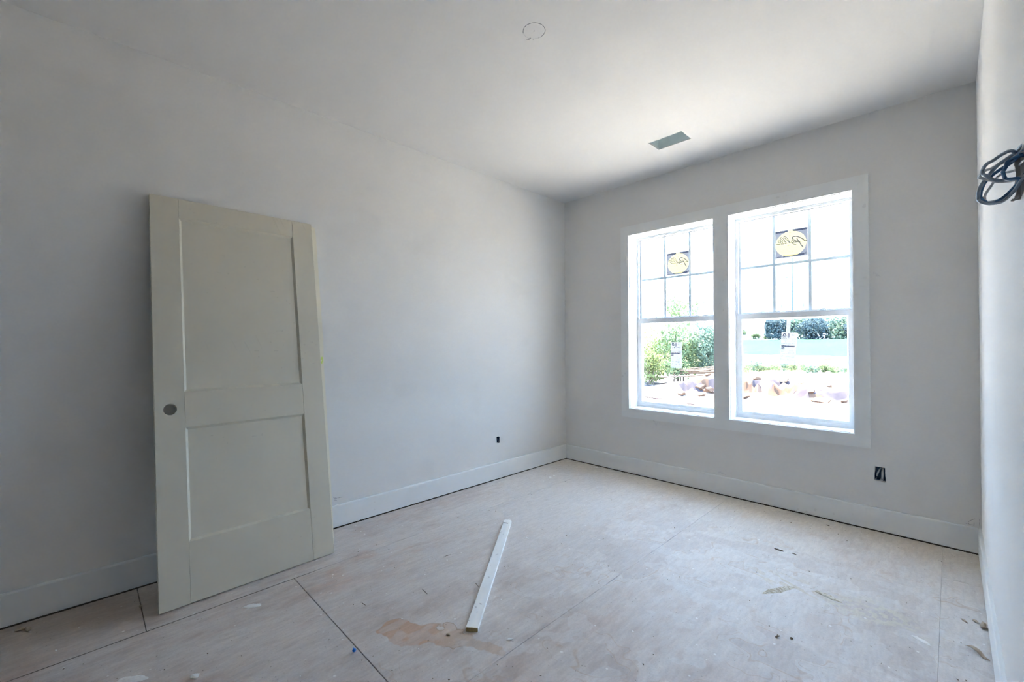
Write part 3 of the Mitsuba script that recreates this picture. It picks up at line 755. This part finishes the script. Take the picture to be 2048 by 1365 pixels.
# ------------------------------------------------------------------ blue wire nut
nut = thing('wire_nut', 'small bright blue wire connector dropped on the floor seam', 'wire connector')
prof = [(0.0, 0.020), (0.0040, 0.0195), (0.0052, 0.0175), (0.0066, 0.006), (0.0072, 0.0), (0.0050, 0.0), (0.0045, 0.006), (0, 0.008)]
nm = lathe(prof, 18)
nm.apply_transform(trimesh.transformations.rotation_matrix(math.radians(62), (0.6, 1, 0)))
nm.apply_translation((1.226, -2.915, 0)); nm.apply_translation((0, 0, -nm.bounds[0][2]))
part(nut, 'cap', nm, M_BLUENUT, 30)
wing = bx(-0.0085, 0.0085, -0.0012, 0.0012, 0.001, 0.009, 0.0005)
wing.apply_transform(trimesh.transformations.rotation_matrix(math.radians(62), (0.6, 1, 0)))
wing.apply_translation((1.226, -2.915, 0)); wing.apply_translation((0, 0, max(0, -wing.bounds[0][2]) + 0.003))
part(nut, 'wing', wing, M_BLUENUT)


# ------------------------------------------------------------------ debris on the floor
def lump(x, y, sx, sy, sz, seed, rot=0.0):
    r = np.random.default_rng(seed)
    p = r.normal(size=(22, 3)); p /= np.linalg.norm(p, axis=1, keepdims=True)
    p *= (0.75 + 0.35 * r.random((22, 1))) * np.array([sx, sy, sz]) / 2
    m = trimesh.convex.convex_hull(p)
    m.apply_transform(trimesh.transformations.rotation_matrix(rot, (0, 0, 1)))
    m.apply_translation((x, y, -m.bounds[0][2]))
    return m


def smear(x, y, l, w, h, rot, seed):
    r = np.random.default_rng(seed)
    a = np.linspace(0, 2 * np.pi, 26, endpoint=False)
    rad = 1 + 0.16 * np.sin(2 * a + r.random() * 6) + 0.10 * np.sin(5 * a + r.random() * 6)
    o = np.c_[np.cos(a) * l / 2 * rad, np.sin(a) * w / 2 * rad]
    rows = [np.c_[o, np.zeros(26)], np.c_[o * 0.9, np.full(26, h * 0.7)], np.c_[o * 0.55, h * (0.8 + 0.35 * r.random(26))], np.array([[0, 0, h]])]
    v = np.vstack(rows); f = []
    for k in range(2):
        for i in range(26):
            p, q = k * 26 + i, k * 26 + (i + 1) % 26
            f += [(p, q, q + 26), (p, q + 26, p + 26)]
    f += [(52 + i, 52 + (i + 1) % 26, 78) for i in range(26)]
    m = trimesh.Trimesh(v, f, process=False)
    m.apply_transform(trimesh.transformations.rotation_matrix(rot, (0, 0, 1)))
    m.apply_translation((x, y, 0))
    return m


solo('plaster_smear', smear(0.591, -3.120, 0.075, 0.034, 0.0035, 1.15, 1), M_PLASTER, 'flat white plaster smear in front of the leaning door', 'plaster', None, 40)
solo('plaster_smear', smear(0.785, -3.560, 0.090, 0.045, 0.0020, 0.9, 2), M_PLASTER, 'broad faint plaster smear at the bottom edge of the floor', 'plaster', None, 40)
solo('plaster_smear', smear(2.822, -1.226, 0.060, 0.026, 0.0016, -0.6, 3), M_PLASTER, 'thin white plaster streak near the curled bark', 'plaster', None, 40)
solo('mud_crust', smear(2.487, -1.118, 0.125, 0.030, 0.0030, -0.35, 31), M_CRUST, 'long tan crust of dried mud on the floor below the windows', 'dried mud', None, 40)
solo('mud_crust', smear(2.305, -1.225, 0.17, 0.045, 0.0016, 1.05, 32), M_CRUST, 'thin wide tan crust of dried mud, farther from the cables than the long one', 'dried mud', None, 40)
solo('plaster_chip', lump(0.943, -3.394, 0.036, 0.026, 0.016, 5, 0.4), M_PLASTER, 'bright white plaster crumb at the front edge of the floor below the door', 'crumb')
solo('plaster_lump', lump(0.079, -3.883, 0.040, 0.022, 0.016, 6, 1.3), M_CHIPBROWN, 'tan plaster lump beside the baseboard, the one farther from the door', 'crumb')
solo('plaster_lump', lump(0.106, -3.857, 0.036, 0.026, 0.018, 7, 0.6), M_CHIPBROWN, 'tan plaster lump beside the baseboard, the one nearer the door', 'crumb')
solo('clay_crumb', lump(1.415, -2.588, 0.022, 0.016, 0.010, 8), M_CHIPBROWN, 'brown crumb just left of the sawn board end', 'crumb')
solo('plaster_flake', lump(1.617, -2.425, 0.034, 0.020, 0.005, 9, 0.9), M_PLASTER, 'white flake lying right of the board near its sawn end', 'crumb')
solo('leaf_bit', lump(1.021, -1.685, 0.036, 0.016, 0.005, 10, -0.4), M_PLASTER, 'pale scrap beside the far end of the board', 'scrap')
solo('plaster_crumb', lump(0.221, -3.495, 0.026, 0.018, 0.010, 11), M_CHIPBROWN, 'tan crumb on the seam beside the door bottom', 'crumb')
solo('dry_leaf', lump(3.006, -0.929, 0.026, 0.050, 0.022, 12), M_BARK, 'crumpled brown leaf against the baseboard under the cables', 'leaf')
solo('bark_flake', lump(2.949, -0.924, 0.016, 0.034, 0.005, 13, 0.5), M_BARK, 'tan flake farther from the baseboard, beside the crumpled leaf', 'flake')
solo('bark_flake', lump(2.985, -0.893, 0.018, 0.038, 0.006, 14, 0.4), M_BARK, 'tan flake nearest the crumpled leaf', 'flake')
solo('dark_chip', lump(2.191, -0.749, 0.060, 0.016, 0.005, 15, -0.1), M_CHIPDARK, 'dark splinter on the floor below the window gap', 'chip')
solo('dark_chip', lump(2.268, -0.745, 0.036, 0.008, 0.004, 16, -0.1), M_CHIPDARK, 'thin dark sliver right of the dark splinter', 'chip')
solo('dark_chip', lump(2.326, -0.127, 0.030, 0.012, 0.005, 17), M_CHIPDARK, 'dark chip close to the baseboard under the window', 'chip')
solo('twig_bit', cat_([tube([(2.393, -1.632, 0.003), (2.405, -1.618, 0.006)], 0.002, 6), tube([(2.399, -1.635, 0.003), (2.396, -1.612, 0.004)], 0.0016, 6)]), M_CHIPDARK, 'forked dark twig scrap on the bare floor right of centre', 'twig')
solo('dark_chip', lump(2.443, -1.594, 0.014, 0.016, 0.006, 19), M_CHIPDARK, 'dark crumb right of the forked twig', 'chip')
for (x, y, l) in [(0.43, -0.055, .03), (0.306, -0.623, .045), (0.303, -0.562, .03)]:
    solo('plaster_splash', smear(x, y, l, l * .6, 0.002, x * 9, int(l * 1000)), M_PLASTER, {.03: 'tiny white splash near the room corner', .045: 'largest white splash near the room corner'}[l] if y != -0.055 else 'white crumb against the baseboard below the window corner', 'plaster', None, 40)
# curled strip of bark
cu = spline([(2.950, -1.150, 0.004), (2.966, -1.163, 0.013), (2.984, -1.180, 0.012), (2.998, -1.196, 0.004), (3.014, -1.206, 0.003)], 8)
wv = np.array([0.55, 0.75, 0.35]); wv /= np.linalg.norm(wv)
hw = 0.009 * np.sin(np.linspace(0.15, math.pi - 0.15, len(cu)))[:, None]
vt = np.vstack([cu + wv * hw, cu - wv * hw * 0.7, cu + wv * hw + [0, 0, .0012], cu - wv * hw * 0.7 + [0, 0, .0012]])
n_ = len(cu); f = []
for i in range(n_ - 1):
    for a_, b_ in ((0, 1), (3, 2), (1, 3), (2, 0)):
        p, q = a_ * n_ + i, b_ * n_ + i
        f += [(p, q, q + 1), (p, q + 1, p + 1)]
vt[:, 2] += max(0, 0.0003 - vt[:, 2].min())
solo('bark_curl', trimesh.Trimesh(vt, f, process=False), M_BARK, 'curled brown strip of bark lying against the baseboard', 'bark', None, True)
# dropped nails and splinters
for (x0, y0, x1, y1, lab) in [(0.935, -2.743, 0.968, -2.741, 'short nail in front of the blue connector'), (0.845, -2.206, 0.849, -2.159, 'fine splinter left of the board middle'), (1.188, -2.252, 1.222, -2.262, 'dark nail touching the left side of the board'), (1.040, -2.477, 1.094, -2.482, 'thin splinter between the floor seam and the board'), (0.880, -1.707, 0.905, -1.722, 'nail lying across the far end of the board')]:
    z = 0.0012 if 'across' not in lab else 0.0188
    if 'across' in lab:
        x0, y0, x1, y1 = 0.792 - .02, -1.648 - .012, 0.792 + .012, -1.648 + .001
    solo('dropped_nail', tube([(x0, y0, z), (x1, y1, z)], 0.0011, 6), M_CHIPDARK, lab, 'nail')
# fine grit
grit = []
r = np.random.default_rng(21)
for _ in range(420):
    x, y = r.uniform(0.05, 3.0), r.uniform(-3.9, -0.05)
    s = r.uniform(0.002, 0.0055)
    grit.append(lump(x, y, s * r.uniform(1, 2.2), s, s * .7, int(r.integers(1e6)), r.uniform(0, 3)))
g1, g2 = cat_(grit[:250]), cat_(grit[250:])
solo('grit_crumbs', g1, M_CHIPDARK, 'dark specks of grit strewn over the subfloor', 'grit', None, False, 'stuff')
solo('plaster_grit', g2, M_PLASTER, 'white specks of plaster strewn over the subfloor', 'grit', None, False, 'stuff')

# ------------------------------------------------------------------ outdoors
def sst(a, b, x):
    t = np.clip((x - a) / (b - a), 0, 1)
    return t * t * (3 - 2 * t)


def terrain(x, y):
    x, y = np.asarray(x, float), np.asarray(y, float)
    P = np.stack([x, y, np.zeros_like(x)], -1)
    f1 = meshkit.fbm(P * 0.55 + 3, 4, 1) - 0.5
    f2 = meshkit.fbm(P * 2.1 + 9, 4, 5) - 0.5
    z = np.full_like(x, -0.62)
    # excavated clay bank
    edge = 12.9 + 2.6 * f1 + 1.5 * f2 + 0.10 * (x + 1)
    f3 = meshkit.fbm(P * 5.5 + 2, 3, 8) - 0.5
    amp = 0.50 * sst(-7.5, -4.2, x) * (0.72 + 1.0 * f1)
    edge = edge + 0.8 * f3
    rise = sst(0, 0.45, y - edge)
    plateau = -0.26 + 0.05 * np.sin(x * .6)
    bank = rise * (amp * np.exp(-np.maximum(y - edge - .7, 0) / 3.2) + (plateau + 0.62) * (1 - np.exp(-np.maximum(y - edge, 0) / 2.0)))
    z = z + bank * sst(-6.6, -3.6, x) + 0.13 * f3 * np.exp(-((y - 12.8) / 1.3) ** 2) * sst(-7, -4.5, x) + 0.26 * f2 * np.exp(-((y - 13.2) / 2.2) ** 2) * sst(-8, -4.5, x)
    # low spoil mound in front
    z = z + 0.30 * np.exp(-(((x + 0.1) / 0.9) ** 2 + ((y - 10.4) / 0.35) ** 2)) * (1 + 2.2 * f2)
    z = z + 0.05 * f2 * sst(2, 6, y) * (1 - sst(20, 28, y))
    far = sst(60, 165, y)
    z = z + 3.0 * far + 0.5 * f1 * sst(24, 40, y)
    return z


us = np.linspace(-1, 1, 190)
us = np.sign(us) * np.abs(us) ** 1.6
ysn = np.concatenate([np.linspace(0.14, 8.5, 26), np.linspace(8.7, 16.5, 120), 16.5 * (190 / 16.5) ** np.linspace(0.01, 1, 90)])
G = np.zeros((len(ysn), len(us), 3))
for i, yv in enumerate(ysn):
    xc = 1.5 - 0.30 * (yv)
    G[i, :, 0] = xc + us * (16 + 0.9 * yv)
    G[i, :, 1] = yv
G[..., 2] = terrain(G[..., 0], G[..., 1])
nr, nc = G.shape[:2]
idx = np.arange(nr * nc).reshape(nr, nc)
F = np.concatenate([np.stack([idx[:-1, :-1], idx[:-1, 1:], idx[1:, 1:]], -1).reshape(-1, 3), np.stack([idx[:-1, :-1], idx[1:, 1:], idx[1:, :-1]], -1).reshape(-1, 3)])
struct('ground_outside', trimesh.Trimesh(G.reshape(-1, 3), F, process=False), M_GROUND, 'bright bare building ground rising to green fields outside', True)
struct('bare_ground', bx(-60, 62, -60, -0.0 + 0.0, -0.72, -0.66), M_GROUND, 'bare ground under and around the house')


def cloud_foliage(c, rad, n, size, seed, lobes=9):
    """Leaf cards scattered in lobes about the centre c."""
    r = np.random.default_rng(seed)
    rad = np.asarray(rad, float)
    lc = r.normal(size=(lobes, 3)); lc /= np.linalg.norm(lc, axis=1, keepdims=True)
    lc *= rad * (0.35 + 0.35 * r.random((lobes, 1)))
    lr = (0.38 + 0.24 * r.random(lobes))
    k = r.integers(0, lobes, n)
    d = r.normal(size=(n, 3)); d /= np.linalg.norm(d, axis=1, keepdims=True)
    p = c + lc[k] + d * (rad * lr[k][:, None]) * (0.55 + 0.45 * r.random((n, 1)) ** 0.5)
    nrm = d + 0.8 * r.normal(size=(n, 3)); nrm /= np.linalg.norm(nrm, axis=1, keepdims=True)
    a = np.cross(nrm, r.normal(size=(n, 3))); a /= np.linalg.norm(a, axis=1, keepdims=True)
    b = np.cross(nrm, a)
    s = size * (0.6 + 0.8 * r.random((n, 1)))
    v = np.stack([p - a * s, p + b * s * .45, p + a * s, p - b * s * .45], 1).reshape(-1, 3)
    i4 = np.arange(n)[:, None] * 4
    f = np.vstack([i4 + [0, 1, 2], i4 + [0, 2, 3]])
    return trimesh.Trimesh(v, f, process=False)


def tz(x, y):
    return float(terrain(np.array([x]), np.array([y]))[0])


def bush(name, x, y, w, h, mat, label, cat, group, n, size, seed, stems=4, lift=0.48):
    k = thing(name, label, cat, group)
    z = tz(x, y)
    part(k, 'foliage', cloud_foliage(np.array([x, y, z + h * lift + h * .02]), (w / 2, w / 2, h * (1 - lift)), n, size, seed), M_LEAF[mat], kind=None)
    r = np.random.default_rng(seed + 1)
    for j in range(stems):
        bx0, by0 = x + r.normal() * w * .06, y + r.normal() * w * .06
        part(k, 'stem', tube(spline([(bx0, by0, z - .05), (bx0 + r.normal() * w * .06, by0, z + h * .35), (bx0 + r.normal() * w * .22, by0 + r.normal() * w * .12, z + h * .75)], 4), max(0.012 * h, .008), 6, np.linspace(1, .35, 9)), M_TRUNK)
    return k


THICK = [(-7.3, 15.4, 2.5, 3.0, 'lime', 'lime green bush at the outer edge of the near window view'), (-5.85, 15.9, 2.0, 3.0, 'mid', 'tall green bush filling the middle of the corner window'),
         (-4.75, 16.2, 1.9, 2.75, 'blue', 'blue-green bush behind the window mullion, farthest right of its thicket'), (-6.6, 14.4, 1.9, 1.9, 'lime', 'low yellow-green bush in front of the thicket'),
         (-5.55, 14.7, 1.2, 1.2, 'mid', 'smallest round bush at the foot of the thicket')]
for j, (x, y, w, h, mat, lab) in enumerate(THICK):
    bush('bush', x, y, w, h, mat, lab, 'bush', 'bushes behind the building ground', int(2600 * w * h / 5), 0.075, 40 + j)
bush('tree', -9.6, 24.0, 3.2, 5.2, 'mid', 'thin-crowned tree rising above the thicket', 'tree', None, 1100, 0.11, 70, 1, 0.72)
# felled branches and brush beside the thicket
for j in range(7):
    r = np.random.default_rng(90 + j)
    x, y = -4.3 + r.normal() * .25, 14.6 + r.normal() * .25
    z = tz(x, y)
    pts = [(x - 0.9 - .3 * r.random(), y + r.normal() * .2, z + .10 + .12 * j / 3), (x, y, z + .16 + .05 * j), (x + 0.9 + .4 * r.random(), y + r.normal() * .2, z + .22 + .06 * j + .2 * r.random())]
    solo('felled_branch', tube(spline(pts, 4), 0.045 - .003 * j, 7, np.linspace(1, .5, 9)), M_TRUNK, 'felled branch in the brush pile beside the thicket', 'branch', 'felled branches by the thicket')
# weeds along the field edge
for j in range(13):
    r = np.random.default_rng(200 + j)
    x = -5.7 + j * 0.46 + r.normal() * .08
    y = 22.6 + r.normal() * .3 + 0.05 * j
    h = 0.30 + 0.22 * r.random() + (0.25 if j < 3 else 0)
    bush('weed_clump', x, y, 0.75 + .3 * r.random(), h, ['weed', 'mid', 'blue'][j % 3], 'low green weed clump in the row along the field edge', 'weeds', 'weed clumps along the field edge', 260, 0.055, 300 + j, 2)
# trees on the far hill
FAR = [(-36.0, 156, 7.5, 7.2, 'dark', 'leftmost dark tree on the far hill'), (-31.5, 158, 9.5, 9.6, 'blue', 'tallest dark tree on the far hill, beside the hanging label'), (-26.8, 155, 9.0, 7.4, 'dark', 'round dark tree in the middle of the far hill'),
       (-21.0, 157, 8.5, 9.2, 'blue', 'tree with a gap under its crown on the far hill'), (-16.5, 156, 7.0, 7.8, 'dark', 'rightmost dark tree on the far hill')]
for j, (x, y, w, h, mat, lab) in enumerate(FAR):
    bush('far_tree', x, y, w * 1.2, h, mat, lab, 'tree', 'trees on the far hill', 2600, 0.42, 400 + j, 1, 0.42)
LOWF = [(-48.5, 160, 6.0, 3.8, 'pale round bush on the far hill line at the window frame'), (-44.0, 160, 4.5, 2.6, 'low bush on the far hill line, second from the frame'), (-40.5, 161, 4.0, 2.2, 'low bush on the far hill line, next to the dark trees')]
for j, (x, y, w, h, lab) in enumerate(LOWF):
    bush('far_bush', x, y, w, h, 'weed', lab, 'bush', 'low bushes on the far hill line', 500, 0.30, 450 + j, 1)
# power pole
pole = thing('power_pole', 'tall thin steel power pole behind the far trees', 'pole')
pxx, pyy = -35.7, 172.0
pz = tz(pxx, pyy)
part(pole, 'shaft', tube([(pxx, pyy, pz - .3), (pxx, pyy, pz + 14), (pxx, pyy, 31.0)], 0.34, 10, np.array([1.0, .75, .45])), M_POLE)
for z in (14.2, 19.2, 24.0):
    for s in (-1, 1):
        part(pole, 'cross_arm', tube([(pxx, pyy, z), (pxx + s * 3.4, pyy, z + .55)], 0.13, 6), M_POLE)
        part(pole, 'insulator', tube([(pxx + s * 3.3, pyy, z + .5), (pxx + s * 3.3, pyy, z - .7)], 0.11, 6), M_POLE)
# clods of clay on the bank
for j in range(26):
    r = np.random.default_rng(500 + j)
    x, y = r.uniform(-4.0, 0.9), r.uniform(11.6, 14.2)
    s = r.uniform(0.12, 0.36)
    m = lump(0, 0, s * 1.5, s * 1.2, s * .8, 600 + j, r.uniform(0, 3))
    m.apply_translation((x, y, tz(x, y) - s * .15))
    solo('clay_clod', m, M_CLAY, 'rough orange clay clod on the excavated bank', 'clod', 'clay clods on the bank outside')

for j in range(17):
    r = np.random.default_rng(700 + j)
    u = j / 16
    x, y = -4.9 + 3.3 * u + r.normal() * .03, 10.35 - 1.35 * u + r.normal() * .05
    sx = r.uniform(0.10, 0.26)
    m = lump(0, 0, sx * 1.6, sx * .8, r.uniform(.05, .12), 800 + j, -0.38)
    m.apply_translation((x, y, tz(x, y) - .015))
    solo('soil_clod', m, M_SOIL, 'dark soil clod in the low line across the bare ground', 'clod', 'dark clods in a line across the bare ground')
